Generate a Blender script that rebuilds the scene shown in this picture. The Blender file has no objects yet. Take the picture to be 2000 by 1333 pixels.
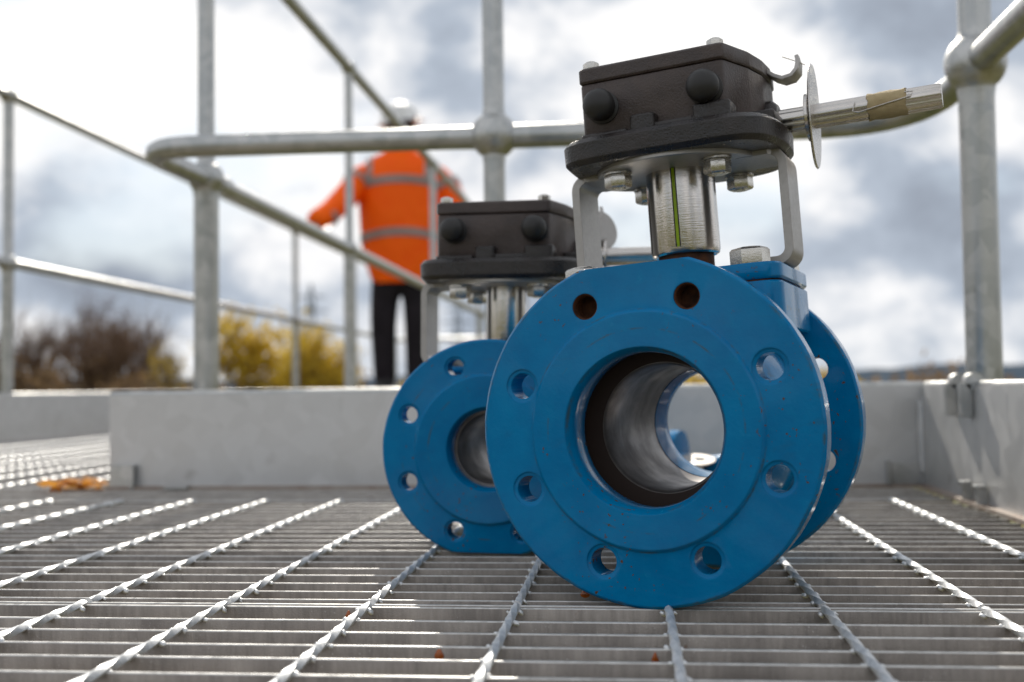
import bpy, bmesh, math, random
from mathutils import Vector, Matrix, Euler, noise
PI = math.pi
R = math.radians
V = Vector
scene = bpy.context.scene
col = scene.collection

# ------------------------------------------------------------------ camera
TH, PITCH, ROLL, CAMH = R(5.85), math.atan((757-666.5)/2200), R(.7), .141
fw = V((-math.sin(TH)*math.cos(PITCH), math.cos(TH)*math.cos(PITCH), math.sin(PITCH)))
rt = V((math.cos(TH), math.sin(TH), 0)); up = rt.cross(fw)
crt = rt*math.cos(ROLL)-up*math.sin(ROLL); cup = up*math.cos(ROLL)+rt*math.sin(ROLL)
cam = bpy.data.cameras.new('camera'); camo = bpy.data.objects.new('camera', cam); col.objects.link(camo)
camo.matrix_world = Matrix(((crt.x, cup.x, -fw.x, 0), (crt.y, cup.y, -fw.y, 0), (crt.z, cup.z, -fw.z, CAMH), (0, 0, 0, 1)))
cam.sensor_width = 36; cam.lens = 2200/2000*36; cam.clip_start = .02; cam.clip_end = 20000
cam.dof.use_dof = True; cam.dof.focus_distance = .745; cam.dof.aperture_fstop = 5.6
scene.camera = camo
scene.view_settings.view_transform = 'Standard'; scene.view_settings.look = 'None'
scene.view_settings.exposure = 0.0; scene.view_settings.gamma = 1
scene.cycles.use_denoising = True
scene.cycles.max_bounces = 8
scene.cycles.caustics_reflective = False; scene.cycles.caustics_refractive = False
scene.cycles.sample_clamp_indirect = 6

# ------------------------------------------------------------------ sun and sky
SUN_EL, SUN_AZ = R(36), R(-9.3)          # azimuth from +Y, negative = to the left
sd = V((math.sin(SUN_AZ)*math.cos(SUN_EL), math.cos(SUN_AZ)*math.cos(SUN_EL), math.sin(SUN_EL)))
sl = bpy.data.lights.new('sun', 'SUN'); so = bpy.data.objects.new('sun', sl); col.objects.link(so)
sl.energy = 5.0; sl.angle = R(.6); sl.color = (1, .93, .82)
so.rotation_euler = sd.to_track_quat('Z', 'Y').to_euler()

W = bpy.data.worlds.new('World'); scene.world = W; W.use_nodes = True
nt = W.node_tree; nt.nodes.clear()
def nd(t, ty, **k):
    n = t.nodes.new(ty)
    for a, b in k.items():
        if a.startswith('_'): n.inputs[int(a[1:])].default_value = b
        else: setattr(n, a, b)
    return n
def ramp(t, fac, stops, interp='LINEAR'):
    n = t.nodes.new('ShaderNodeValToRGB'); cr = n.color_ramp; cr.interpolation = interp
    while len(cr.elements) > 1: cr.elements.remove(cr.elements[-1])
    for i, (p, c) in enumerate(stops):
        e = cr.elements[0] if i == 0 else cr.elements.new(p)
        e.position = p; e.color = (c, c, c, 1) if isinstance(c, (int, float)) else (*c, 1)
    t.links.new(fac, n.inputs[0]); return n.outputs[0]
def mix(t, fac, a, b, mode='MIX'):
    n = t.nodes.new('ShaderNodeMix'); n.data_type = 'RGBA'; n.blend_type = mode
    for s, v in ((0, fac), (6, a), (7, b)):
        if hasattr(v, 'links'): t.links.new(v, n.inputs[s])
        elif isinstance(v, (int, float)): n.inputs[s].default_value = v if s == 0 else (v, v, v, 1)
        else: n.inputs[s].default_value = (*v, 1)
    return n.outputs[2]
def math_(t, op, a, b=0, clamp=False):
    n = t.nodes.new('ShaderNodeMath'); n.operation = op; n.use_clamp = clamp
    for s, v in ((0, a), (1, b)):
        if hasattr(v, 'links'): t.links.new(v, n.inputs[s])
        else: n.inputs[s].default_value = v
    return n.outputs[0]
tc = nd(nt, 'ShaderNodeTexCoord'); gen = tc.outputs['Generated']
sky = nd(nt, 'ShaderNodeTexSky', sky_type='NISHITA', sun_disc=False, sun_elevation=SUN_EL, sun_rotation=SUN_AZ)
sky.air_density = 1; sky.dust_density = 1.5
mp = nd(nt, 'ShaderNodeMapping'); mp.inputs['Scale'].default_value = (1, 1, 1.45); mp.inputs['Location'].default_value = (.37, .2, .13)
nt.links.new(gen, mp.inputs[0])
def noi(t, vec, sc, det=8, rough=.55, dist=0, dim='3D'):
    n = nd(t, 'ShaderNodeTexNoise'); n.inputs['Scale'].default_value = sc; n.inputs['Detail'].default_value = det
    n.inputs['Roughness'].default_value = rough; n.inputs['Distortion'].default_value = dist
    t.links.new(vec, n.inputs['Vector']); return n.outputs[0]
n1 = noi(nt, mp.outputs[0], 6.4, 9, .54, .1)
n2 = noi(nt, mp.outputs[0], 2.3, 4, .5)
base = math_(nt, 'ADD', math_(nt, 'MULTIPLY', n1, 1.30), math_(nt, 'ADD', math_(nt, 'MULTIPLY', n2, .35), -.305))
# banks of darker cloud in the directions where they hang in the sky
def spot(d, rad, amt):
    n = nd(nt, 'ShaderNodeVectorMath', operation='DISTANCE'); nt.links.new(gen, n.inputs[0]); n.inputs[1].default_value = V(d).normalized()
    m = nd(nt, 'ShaderNodeMapRange', interpolation_type='SMOOTHSTEP'); nt.links.new(n.outputs['Value'], m.inputs[0])
    m.inputs[1].default_value = rad; m.inputs[2].default_value = 0; m.inputs[3].default_value = 0; m.inputs[4].default_value = amt
    return m.outputs[0]
acc = base
for d, rad, amt in (((-.205, .926, .33), .15, .08), ((.222, .94, .27), .15, .13), ((.25, .971, .107), .20, .13), ((.13, .98, .1), .1, .06),
                    ((-.42, .9, .07), .16, .19), ((-.47, .867, .17), .11, .17), ((-.3, .94, .11), .13, .15), ((-.1, .98, .05), .16, .10), ((-.006, .95, .33), .12, -.06),
                    ((-.36, .917, .22), .17, -.17), ((-.16, .96, .2), .15, -.12), ((-.47, .86, .3), .22, -.20), ((.09, .965, .26), .12, -.10),
                    ((.15, .965, .2), .07, -.05), ((.3, .94, .19), .08, -.08), ((-.44, .9, .12), .05, -.12), ((-.36, .93, .035), .07, -.10), ((.2, .98, .02), .1, -.05), ((.03, .955, .27), .14, -.15), ((-.09, .95, .28), .09, -.08), ((.16, .94, .29), .10, -.10), ((.33, .93, .14), .08, -.08)):
    acc = math_(nt, 'ADD', acc, spot(d, rad, amt))
cloud = ramp(nt, acc, ((.30, (1.12, 1.11, 1.09)), (.46, (.97, .97, .98)), (.53, (.74, .77, .82)), (.62, (.47, .53, .62)), (.74, (.37, .42, .50)), (.9, (.27, .30, .36))))
# gaps of blue
n3 = noi(nt, mp.outputs[0], 3.3, 5, .5, .2)
gap = ramp(nt, n3, ((.57, 0.0), (.66, .75)))
skyc = nd(nt, 'ShaderNodeMix', data_type='RGBA', blend_type='MULTIPLY'); skyc.inputs[0].default_value = 1
nt.links.new(sky.outputs[0], skyc.inputs[6]); skyc.inputs[7].default_value = (.10, .10, .10, 1)
blue = mix(nt, .55, skyc.outputs[2], (.62, .76, .9))
c2 = mix(nt, gap, cloud, blue)
# evener near the horizon; unseen sky behind the camera brightened to add fill
sep = nd(nt, 'ShaderNodeSeparateXYZ'); nt.links.new(gen, sep.inputs[0])
low = ramp(nt, sep.outputs[2], ((.0, 1.0), (.06, 0.0)))
c3 = mix(nt, math_(nt, 'MULTIPLY', low, .35), c2, (.70, .74, .78))
dt = nd(nt, 'ShaderNodeVectorMath', operation='DOT_PRODUCT'); nt.links.new(gen, dt.inputs[0]); dt.inputs[1].default_value = (sd.x, sd.y, .2)
side = ramp(nt, math_(nt, 'ADD', math_(nt, 'MULTIPLY', dt.outputs['Value'], .5), .5), ((.1, 1.06), (.45, 1.0), (.80, .96)))
c3 = mix(nt, 1.0, c3, side, 'MULTIPLY')
bg = nd(nt, 'ShaderNodeBackground'); bg.inputs[1].default_value = 1.06
nt.links.new(c3, bg.inputs[0])
wo = nd(nt, 'ShaderNodeOutputWorld'); nt.links.new(bg.outputs[0], wo.inputs[0])

# ------------------------------------------------------------------ materials
def mat(name, colr, rough=.5, metal=0, spec=.5, build=None):
    m = bpy.data.materials.new(name); m.use_nodes = True; t = m.node_tree
    b = t.nodes['Principled BSDF']
    b.inputs['Base Color'].default_value = (*colr, 1); b.inputs['Roughness'].default_value = rough
    b.inputs['Metallic'].default_value = metal; b.inputs['Specular IOR Level'].default_value = spec
    if build: build(t, b)
    return m
def objco(t, scale=(1, 1, 1)):
    tcn = nd(t, 'ShaderNodeTexCoord'); mpn = nd(t, 'ShaderNodeMapping'); mpn.inputs['Scale'].default_value = scale
    t.links.new(tcn.outputs['Object'], mpn.inputs[0]); return mpn.outputs[0]
def bump(t, b, h, dist, strength=1, bevel=None):
    bn = nd(t, 'ShaderNodeBump'); bn.inputs['Strength'].default_value = strength; bn.inputs['Distance'].default_value = dist
    t.links.new(h, bn.inputs['Height'])
    if bevel:
        bv = nd(t, 'ShaderNodeBevel', samples=4); bv.inputs[0].default_value = bevel; t.links.new(bv.outputs[0], bn.inputs['Normal'])
    t.links.new(bn.outputs[0], b.inputs['Normal'])
def lk(t, a, b): t.links.new(a, b)

def f_paint(t, b):
    co = objco(t)
    n = noi(t, co, 28, 5, .6); f = noi(t, co, 420, 3, .55); g = noi(t, co, 90, 4, .6)
    c = mix(t, ramp(t, n, ((.35, 0.), (.7, 1.))), (.0, .145, .345), (.0, .185, .41))
    # rubbed, dulled film
    c = mix(t, ramp(t, g, ((.56, 0.), (.75, .35))), c, (.0, .21, .42))
    # tiny rust pricks and dirt
    r1 = noi(t, co, 310, 2, .4); r2 = noi(t, co, 17, 3, .5)
    rust = math_(t, 'MULTIPLY', ramp(t, r1, ((.66, 0.), (.69, 1.))), ramp(t, r2, ((.52, 0.), (.6, 1.))))
    c = mix(t, rust, c, (.09, .05, .02))
    sm = noi(t, objco(t, (14, 14, 40)), 1, 6, .7, 1.2); c = mix(t, ramp(t, sm, ((.60, 0.), (.70, .30))), c, (.02, .10, .19))
    sc_ = noi(t, objco(t, (260, 260, 30)), 1, 3, .6); c = mix(t, math_(t, 'MULTIPLY', ramp(t, sc_, ((.70, 0.), (.76, .5))), ramp(t, n, ((.5, 0.), (.6, 1.)))), c, (.10, .27, .45))
    sx_ = nd(t, 'ShaderNodeSeparateXYZ'); lk(t, co, sx_.inputs[0])
    rr_ = math_(t, 'SQRT', math_(t, 'ADD', math_(t, 'MULTIPLY', sx_.outputs[0], sx_.outputs[0]), math_(t, 'MULTIPLY', sx_.outputs[2], sx_.outputs[2])))
    gr = noi(t, co, 55, 5, .7)
    for r0_, w_ in ((.0772, .0011), (.1115, .0016), (.0523, .0012), (.0650, .0010)):
        k_ = math_(t, 'SUBTRACT', 1, math_(t, 'DIVIDE', math_(t, 'ABSOLUTE', math_(t, 'SUBTRACT', rr_, r0_)), w_), True)
        c = mix(t, math_(t, 'MULTIPLY', k_, ramp(t, gr, ((.50, 0.), (.62, .75)))), c, (.055, .075, .06))
    lk(t, c, b.inputs['Base Color'])
    lk(t, ramp(t, g, ((.3, .10), (.75, .30))), b.inputs['Roughness'])
    h = math_(t, 'ADD', f, math_(t, 'MULTIPLY', g, .8))
    bump(t, b, h, .00025, .5, .0016)
BLUE = mat('blue_paint', (.005, .12, .36), .25, 0, .08, f_paint)
BLUE.node_tree.nodes['Principled BSDF'].inputs['Coat Weight'].default_value = .4
BLUE.node_tree.nodes['Principled BSDF'].inputs['Coat IOR'].default_value = 1.3
BLUE.node_tree.nodes['Principled BSDF'].inputs['Coat Roughness'].default_value = .06
def f_cast(t, b):
    co = objco(t); f = noi(t, co, 700, 3, .6); g = noi(t, co, 60, 5, .6)
    lk(t, mix(t, ramp(t, g, ((.35, 0.), (.7, 1.))), (.038, .026, .024), (.072, .053, .048)), b.inputs['Base Color'])
    lk(t, ramp(t, g, ((.3, .36), (.7, .6))), b.inputs['Roughness'])
    bump(t, b, math_(t, 'ADD', f, math_(t, 'MULTIPLY', g, 1.5)), .0006, .8, .0014)
CAST = mat('black_cast_iron', (.03, .026, .025), .5, 0, .5, f_cast)
def f_cast2(t, b):
    f_cast(t, b); mx = b.inputs['Base Color'].links[0].from_node; mx.inputs[6].default_value = (.010, .008, .008, 1); mx.inputs[7].default_value = (.024, .018, .017, 1); co = objco(t); rs = noi(t, co, 75, 3, .5); lk(t, mix(t, ramp(t, rs, ((.72, 0.), (.76, .8))), mx.outputs[2], (.16, .055, .015)), b.inputs['Base Color']); b.inputs['Roughness'].links[0].from_node.color_ramp.elements[0].color = (.2,)*3+(1,)
    b.inputs['Roughness'].links[0].from_node.color_ramp.elements[1].color = (.42,)*3+(1,)
GLOSSBLK = mat('glossy_black_enamel', (.02, .018, .02), .3, 0, .5, f_cast2)
RUBBER = mat('black_rubber', (.018, .017, .017), .48, 0, .4)
def f_brush(sc, c1, c2, r0, r1, bv=.0008):
    def f(t, b):
        co = objco(t, sc); n = noi(t, co, 1, 6, .65); co2 = objco(t); g = noi(t, co2, 45, 4, .6)
        lk(t, mix(t, g, c1, c2), b.inputs['Base Color'])
        lk(t, ramp(t, n, ((.3, r0), (.7, r1))), b.inputs['Roughness'])
        bump(t, b, n, .0003, .35, bv)
    return f
STEEL = mat('turned_stainless_steel', (.55, .52, .49), .2, 1, .5, f_brush((60, 60, 1500), (.50, .47, .44), (.62, .59, .56), .07, .18))
SHAFT = mat('drawn_stainless_steel', (.55, .52, .49), .25, 1, .5, f_brush((20, 700, 700), (.48, .45, .42), (.62, .59, .56), .18, .34))
PLATE = mat('cut_steel_plate', (.40, .385, .37), .42, 1, .5, f_brush((350, 350, 350), (.30, .285, .27), (.42, .40, .38), .38, .55))
BOLT = mat('stainless_bolt', (.58, .55, .5), .3, 1, .5, f_brush((300, 300, 1200), (.52, .50, .46), (.64, .61, .57), .16, .32, .0003))
def f_ball(t, b):
    co = objco(t); g = noi(t, co, 34, 6, .6, .1); s = noi(t, objco(t, (25, 160, 25)), 1, 4, .6)
    c = mix(t, ramp(t, g, ((.36, 0.), (.66, 1.))), (.13, .115, .108), (.23, .21, .20))
    c = mix(t, ramp(t, s, ((.6, 0.), (.75, .6))), c, (.10, .075, .065)); lk(t, c, b.inputs['Base Color'])
    lk(t, ramp(t, g, ((.35, .5), (.7, .3))), b.inputs['Roughness']); bump(t, b, s, .0003, .4)
BALL = mat('stained_steel_bore', (.4, .37, .35), .38, .6, .5, f_ball)
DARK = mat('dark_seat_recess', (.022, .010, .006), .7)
def f_rust(t, b):
    co = objco(t); g = noi(t, co, 160, 5, .6)
    lk(t, mix(t, ramp(t, g, ((.35, 0.), (.65, 1.))), (.03, .010, .005), (.10, .035, .012)), b.inputs['Base Color']); bump(t, b, g, .0004, .6)
RUST = mat('rusty_iron', (.1, .03, .01), .75, 0, .3, f_rust)

def f_galv(scale, c1, c2, r0, r1, bd, bev=None, spots=.0):
    def f(t, b):
        co = objco(t)
        v = nd(t, 'ShaderNodeTexVoronoi', feature='F1'); v.inputs['Scale'].default_value = scale
        d = noi(t, co, scale*.6, 3, .5); va = nd(t, 'ShaderNodeVectorMath', operation='ADD'); lk(t, co, va.inputs[0])
        lk(t, v.inputs['Vector'].node.inputs['Vector'] if False else va.outputs[0], v.inputs['Vector'])
        g = noi(t, co, scale*.18, 5, .6); sepc = nd(t, 'ShaderNodeSeparateColor'); lk(t, v.outputs['Color'], sepc.inputs[0])
        fac = math_(t, 'ADD', math_(t, 'MULTIPLY', sepc.outputs[0], .35), math_(t, 'MULTIPLY', g, .75))
        c = mix(t, ramp(t, fac, ((.3, 0.), (.75, 1.))), c1, c2)
        if spots:
            s = noi(t, co, scale*.35, 4, .6); c = mix(t, ramp(t, s, ((.66, 0.), (.74, spots))), c, (.12, .09, .07))
        lk(t, c, b.inputs['Base Color'])
        lk(t, ramp(t, fac, ((.3, r0), (.75, r1))), b.inputs['Roughness'])
        bump(t, b, math_(t, 'ADD', g, math_(t, 'MULTIPLY', d, .4)), bd, .5, bev)
    return f
GALV = mat('galvanised_tube', (.4, .4, .39), .45, .85, .5, f_galv(60, (.35, .36, .357), (.52, .52, .51), .28, .46, .0006))
BOARD = mat('galvanised_sheet', (.4, .4, .39), .5, .55, .5, f_galv(38, (.50, .498, .495), (.60, .598, .595), .36, .52, .0005, None, .25))
def f_bar(t, b):
    co = objco(t); g = noi(t, objco(t, (1, 1, .35)), 26, 6, .65); st = noi(t, objco(t, (300, 40, 25)), 1, 4, .6); p = noi(t, co, 900, 2, .5)
    fac = math_(t, 'ADD', math_(t, 'MULTIPLY', g, .75), math_(t, 'MULTIPLY', st, .25))
    c = mix(t, ramp(t, fac, ((.40, 0.), (.65, 1.))), (.175, .155, .14), (.36, .325, .295))
    sp = math_(t, 'MULTIPLY', ramp(t, p, ((.68, 0.), (.74, .8))), ramp(t, noi(t, co, 22, 3, .5), ((.45, 0.), (.6, 1.))))
    c = mix(t, sp, c, (.6, .59, .57))
    r = noi(t, co, 75, 3, .5); c = mix(t, ramp(t, r, ((.73, 0.), (.78, .7))), c, (.17, .075, .03))
    lk(t, c, b.inputs['Base Color']); lk(t, ramp(t, fac, ((.3, .36), (.7, .55))), b.inputs['Roughness'])
    bump(t, b, math_(t, 'ADD', math_(t, 'ADD', g, st), math_(t, 'MULTIPLY', p, .5)), .0007, .7)
BAR = mat('galvanised_grating', (.4, .39, .37), .5, .35, .5, f_bar)
ROD = mat('galvanised_twisted_rod', (.55, .56, .57), .4, .5, .5, f_galv(260, (.58, .59, .60), (.76, .77, .78), .40, .55, .0006))
BARTOP = mat('bright_bar_edge', (.7, .69, .67), .34, .25, .5, f_galv(200, (.44, .43, .41), (.66, .65, .63), .3, .46, .0004))
LIP = mat('rust_tinged_steel', (.3, .2, .15), .6, .2, .4, f_galv(60, (.27, .20, .16), (.38, .33, .29), .5, .7, .001))
def f_tape(t, b):
    co = objco(t); g = noi(t, co, 180, 5, .6)
    lk(t, mix(t, g, (.30, .22, .11), (.52, .42, .25)), b.inputs['Base Color']); bump(t, b, g, .0008, .8)
TAPE = mat('masking_tape', (.4, .3, .17), .7, 0, .3, f_tape)
LIMEREFL = mat('painted_lime_reflection', (.55, .75, .01), .35)
def f_drip(t, b):
    lk(t, mix(t, noi(t, objco(t), 300, 3), (.42, .10, .01), (.22, .05, .01)), b.inputs['Base Color'])
DRIP = mat('amber_grease', (.4, .12, .02), .2, 0, .6, f_drip)
def f_cloth(c1, c2, sc):
    def f(t, b):
        g = noi(t, objco(t), sc, 5, .6); lk(t, mix(t, ramp(t, g, ((.3, 0.), (.7, 1.))), c1, c2), b.inputs['Base Color']); bump(t, b, g, .03, .6)
    return f
ORANGE = mat('hi_vis_orange', (.95, .09, .01), .6, 0, .2, f_cloth((1.0, .10, .0), (1.0, .14, .0), 7))
BAND = mat('reflective_band', (.5, .46, .44), .4, .2, .4, f_cloth((.42, .38, .36), (.55, .5, .48), 12))
for m_ in (ORANGE,):
    b_ = m_.node_tree.nodes['Principled BSDF']; b_.inputs['Sheen Weight'].default_value = .5; b_.inputs['Sheen Tint'].default_value = (1, .15, .0, 1); b_.inputs['Sheen Roughness'].default_value = .6
TROUS = mat('dark_trousers', (.012, .009, .012), .8, 0, .2, f_cloth((.009, .007, .01), (.02, .016, .02), 10))
BOOT = mat('black_boot', (.01, .01, .01), .5)
SKIN = mat('skin', (.42, .22, .15), .5, 0, .4, f_cloth((.40, .2, .14), (.46, .25, .17), 30))
HAIR = mat('brown_hair', (.05, .03, .02), .6)
HELM = mat('white_helmet', (.62, .62, .62), .35, 0, .5, f_cloth((.76, .76, .76), (.84, .84, .84), 20))
GLOVE = mat('red_glove', (.65, .03, .01), .6)
def f_veg(c1, c2, sc):
    def f(t, b):
        g = noi(t, objco(t), sc, 3, .6); lk(t, mix(t, ramp(t, g, ((.35, 0.), (.65, 1.))), c1, c2), b.inputs['Base Color'])
        b.inputs['Subsurface Weight'].default_value = 0
    return f
BARK = mat('brown_bark', (.12, .08, .05), .9, 0, .1, f_veg((.10, .065, .045), (.19, .125, .085), 3))
TWIG = mat('reddish_twigs', (.11, .07, .05), .9, 0, .1, f_veg((.15, .10, .075), (.27, .19, .14), 1.2))
def leafmat(name, c1, c2):
    def f(t, b):
        g = noi(t, objco(t), 1.3, 3, .6); c = mix(t, ramp(t, g, ((.35, 0.), (.65, 1.))), c1, c2); lk(t, c, b.inputs['Base Color'])
        tr = nd(t, 'ShaderNodeBsdfTranslucent'); lk(t, c, tr.inputs[0]); ms = nd(t, 'ShaderNodeMixShader'); ms.inputs[0].default_value = .45
        lk(t, b.outputs[0], ms.inputs[1]); lk(t, tr.outputs[0], ms.inputs[2]); lk(t, ms.outputs[0], t.nodes['Material Output'].inputs[0])
    return mat(name, c1, .7, 0, .2, f)
YLEAF = leafmat('yellow_spring_leaves', (.50, .34, .03), (.66, .48, .07))
OLEAF = leafmat('olive_leaves', (.24, .18, .03), (.38, .27, .06))
BLEAF = leafmat('brown_scrub', (.15, .10, .055), (.26, .17, .09))
DLEAF = leafmat('dry_orange_leaf', (.55, .22, .03), (.7, .36, .08))
GRND = mat('field_grass', (.10, .10, .03), .95, 0, .1, f_veg((.07, .08, .025), (.16, .13, .05), .15))
HILL = mat('wooded_hills', (.05, .07, .09), .95, 0, .0, f_veg((.045, .065, .09), (.075, .095, .12), .01))  # blue of the hazy distance is put into this colour
PYL = mat('pylon_steel', (.22, .25, .29), .7, .2)

# ------------------------------------------------------------------ mesh helpers
def finish(bm, name, m, parent=None, smooth=40, loc=None, mats=None):
    me = bpy.data.meshes.new(name); bm.normal_update(); bm.to_mesh(me); bm.free()
    o = bpy.data.objects.new(name, me); col.objects.link(o)
    for x in (mats or [m]): me.materials.append(x)
    if parent: o.parent = parent
    if loc: o.location = loc
    if smooth:
        for p in me.polygons: p.use_smooth = True
        try: me.set_sharp_from_angle(angle=R(smooth))
        except Exception: pass
    return o
def tag(o, label=None, cat=None, group=None, kind=None):
    for k, v in (('label', label), ('category', cat), ('group', group), ('kind', kind)):
        if v: o[k] = v
    return o
def empty(name, mw):
    o = bpy.data.objects.new(name, None); col.objects.link(o); o.empty_display_size = .05
    o.matrix_world = mw if isinstance(mw, Matrix) else Matrix.Translation(mw); return o
def box(bm, c, s, rot=None, mi=0):
    vs = []
    for i in (-1, 1):
        for j in (-1, 1):
            for k in (-1, 1):
                p = V((i*s[0]/2, j*s[1]/2, k*s[2]/2))
                if rot: p = rot @ p
                vs.append(bm.verts.new(p+V(c)))
    for f in ((0, 1, 3, 2), (4, 6, 7, 5), (0, 4, 5, 1), (2, 3, 7, 6), (0, 2, 6, 4), (1, 5, 7, 3)):
        bm.faces.new([vs[i] for i in f]).material_index = mi
def lathe(bm, prof, axis='Z', seg=64, c=(0, 0, 0), closed=False, mi=0):
    """prof: list of (radius, height)"""
    rings = []
    for r, h in prof:
        ring = []
        for i in range(1 if r < 1e-7 else seg):
            a = 2*PI*i/seg; x, y = r*math.cos(a), r*math.sin(a)
            p = {'Z': (x, y, h), 'Y': (x, h, y), 'X': (h, x, y)}[axis]
            ring.append(bm.verts.new(V(p)+V(c)))
        rings.append(ring)
    pr = list(zip(rings, rings[1:]))
    if closed: pr.append((rings[-1], rings[0]))
    for A, B in pr:
        for i in range(seg):
            j = (i+1) % seg
            if len(A) == 1 and len(B) == 1: continue
            if len(A) == 1: f = [A[0], B[i], B[j]]
            elif len(B) == 1: f = [A[i], B[0], A[j]]
            else: f = [A[i], B[i], B[j], A[j]]
            bm.faces.new(f).material_index = mi
def recalc(bm): bmesh.ops.recalc_face_normals(bm, faces=bm.faces)
def prism(bm, pts, z0, z1, taper=None, ch=0):
    """pts: xy outline; z0..z1 with an optional chamfer ch at both ends"""
    def ins(p, d):
        c = V((sum(q[0] for q in pts)/len(pts), sum(q[1] for q in pts)/len(pts))); v = V(p)-c
        return c+v*(1-d/v.length) if v.length > 0 else p
    lv = [(z0, ch), (z0+ch, 0), (z1-ch, 0), (z1, ch)] if ch else [(z0, 0), (z1, 0)]
    if taper: lv = [(z, d+taper*(1-(z-z0)/(z1-z0))) for z, d in lv]
    rs = []
    for z, d in lv: rs.append([bm.verts.new((*ins(p, d), z)) for p in pts])
    n = len(pts)
    for A, B in zip(rs, rs[1:]):
        for i in range(n): bm.faces.new([A[i], A[(i+1) % n], B[(i+1) % n], B[i]])
    bm.faces.new(rs[0][::-1]); bm.faces.new(rs[-1])
def chaikin(pts, n=2, t=.25):
    for _ in range(n):
        q = []
        for i in range(len(pts)):
            a, b = V(pts[i]), V(pts[(i+1) % len(pts)])
            q += [a.lerp(b, t), a.lerp(b, 1-t)]
        pts = q
    return pts
def fillet(pts, r, n=4):
    out = []; N = len(pts)
    for i in range(N):
        a, b, c = V(pts[i-1]), V(pts[i]), V(pts[(i+1) % N]); u = (a-b).normalized(); w = (c-b).normalized()
        d = min(r/math.tan(max(u.angle(w)/2, .05)), (a-b).length*.45, (c-b).length*.45); p0, p1 = b+u*d, b+w*d
        for k in range(n+1):
            t = k/n; out.append(p0*(1-t)**2+b*2*t*(1-t)+p1*t*t)
    return out
def rrect(x0, x1, y0, y1, r, n=5):
    p = []
    for cx, cy, a0 in ((x1-r, y1-r, 0), (x0+r, y1-r, 90), (x0+r, y0+r, 180), (x1-r, y0+r, 270)):
        for i in range(n+1):
            a = R(a0+90*i/n); p.append((cx+r*math.cos(a), cy+r*math.sin(a)))
    return p
def tube(bm, path, rad, seg=16, cap=True, mi=0):
    path = [V(p) for p in path]; rr = rad if isinstance(rad, (list, tuple)) else [rad]*len(path)
    t0 = (path[1]-path[0]).normalized(); n = t0.orthogonal().normalized(); rings = []
    for i, p in enumerate(path):
        t = (path[min(i+1, len(path)-1)]-path[max(i-1, 0)]).normalized()
        n = (n-t*n.dot(t)).normalized(); b = t.cross(n)
        rings.append([bm.verts.new(p+(n*math.cos(2*PI*k/seg)+b*math.sin(2*PI*k/seg))*rr[i]) for k in range(seg)])
    for A, B in zip(rings, rings[1:]):
        for k in range(seg): bm.faces.new([A[k], A[(k+1) % seg], B[(k+1) % seg], B[k]]).material_index = mi
    if cap: bm.faces.new(rings[0][::-1]); bm.faces.new(rings[-1])
def hexhead(bm, c, af, h, up_=1, washer=True, z=None):
    """hex bolt head standing on c along local z*up_"""
    r = af/math.sqrt(3); c = V(c); z0 = 0
    if washer:
        lathe(bm, [(0, 0), (af*.62, 0), (af*.62, .0016*up_), (0, .0016*up_)], seg=32, c=c); z0 = .0018
    a0 = R(17); prev = []
    for zz, k in ((z0, .985), (z0+h*.06, 1), (z0+h*.86, 1), (z0+h, .88)):
        prev.append([bm.verts.new(c+V((r*k*math.cos(a0+PI/3*i), r*k*math.sin(a0+PI/3*i), zz*up_))) for i in range(6)])
    for A, B in zip(prev, prev[1:]):
        for i in range(6): bm.faces.new([A[i], A[(i+1) % 6], B[(i+1) % 6], B[i]])
    bm.faces.new(prev[-1]); bm.faces.new(prev[0])
    lathe(bm, [(0, (z0+h)*up_), (af*.3, (z0+h)*up_), (af*.29, (z0+h+.0008)*up_), (0, (z0+h+.0008)*up_)], seg=24, c=c)
def boolean(o, cutters):
    for c in cutters:
        md = o.modifiers.new('b', 'BOOLEAN'); md.operation = 'DIFFERENCE'; md.object = c; md.solver = 'EXACT'
    dg = bpy.context.evaluated_depsgraph_get(); dg.update()
    me = bpy.data.meshes.new_from_object(o.evaluated_get(dg)); o.modifiers.clear(); old = o.data; o.data = me
    me.name = o.name
    for c in cutters: bpy.data.objects.remove(c)
    for p in me.polygons: p.use_smooth = True
    me.set_sharp_from_angle(angle=R(32))

# ------------------------------------------------------------------ ground, hills
bm = bmesh.new()
g = 40; S = 9000
for i in range(g+1):
    for j in range(g+1):
        bm.verts.new(((i/g-.5)*2*S, (j/g-.5)*2*S, -2.6))
bm.verts.ensure_lookup_table()
for i in range(g):
    for j in range(g): bm.faces.new([bm.verts[a] for a in (i*(g+1)+j, (i+1)*(g+1)+j, (i+1)*(g+1)+j+1, i*(g+1)+j+1)])
tag(finish(bm, 'ground', GRND), kind='structure')
bm = bmesh.new(); rows = []
for k in range(5):
    row = []
    for i in range(161):
        a = R(-60+120*i/160); d = 3800+k*350
        h = [0, .55, 1, .8, 0][k]*(42+60*noise.noise(V((a*3.1, 2.3, 0)))+14*noise.noise(V((a*17, 7.1, 0)))+6*noise.noise(V((a*60, k, 0))) + 22*max(0, math.sin(a-.1))*2.4)
        row.append(bm.verts.new((math.sin(a)*d, math.cos(a)*d, -2.5+max(h, 0))))
    rows.append(row)
for A, B in zip(rows, rows[1:]):
    for i in range(160): bm.faces.new([A[i], B[i], B[i+1], A[i+1]])
tag(finish(bm, 'hills', HILL), kind='structure')

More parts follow.
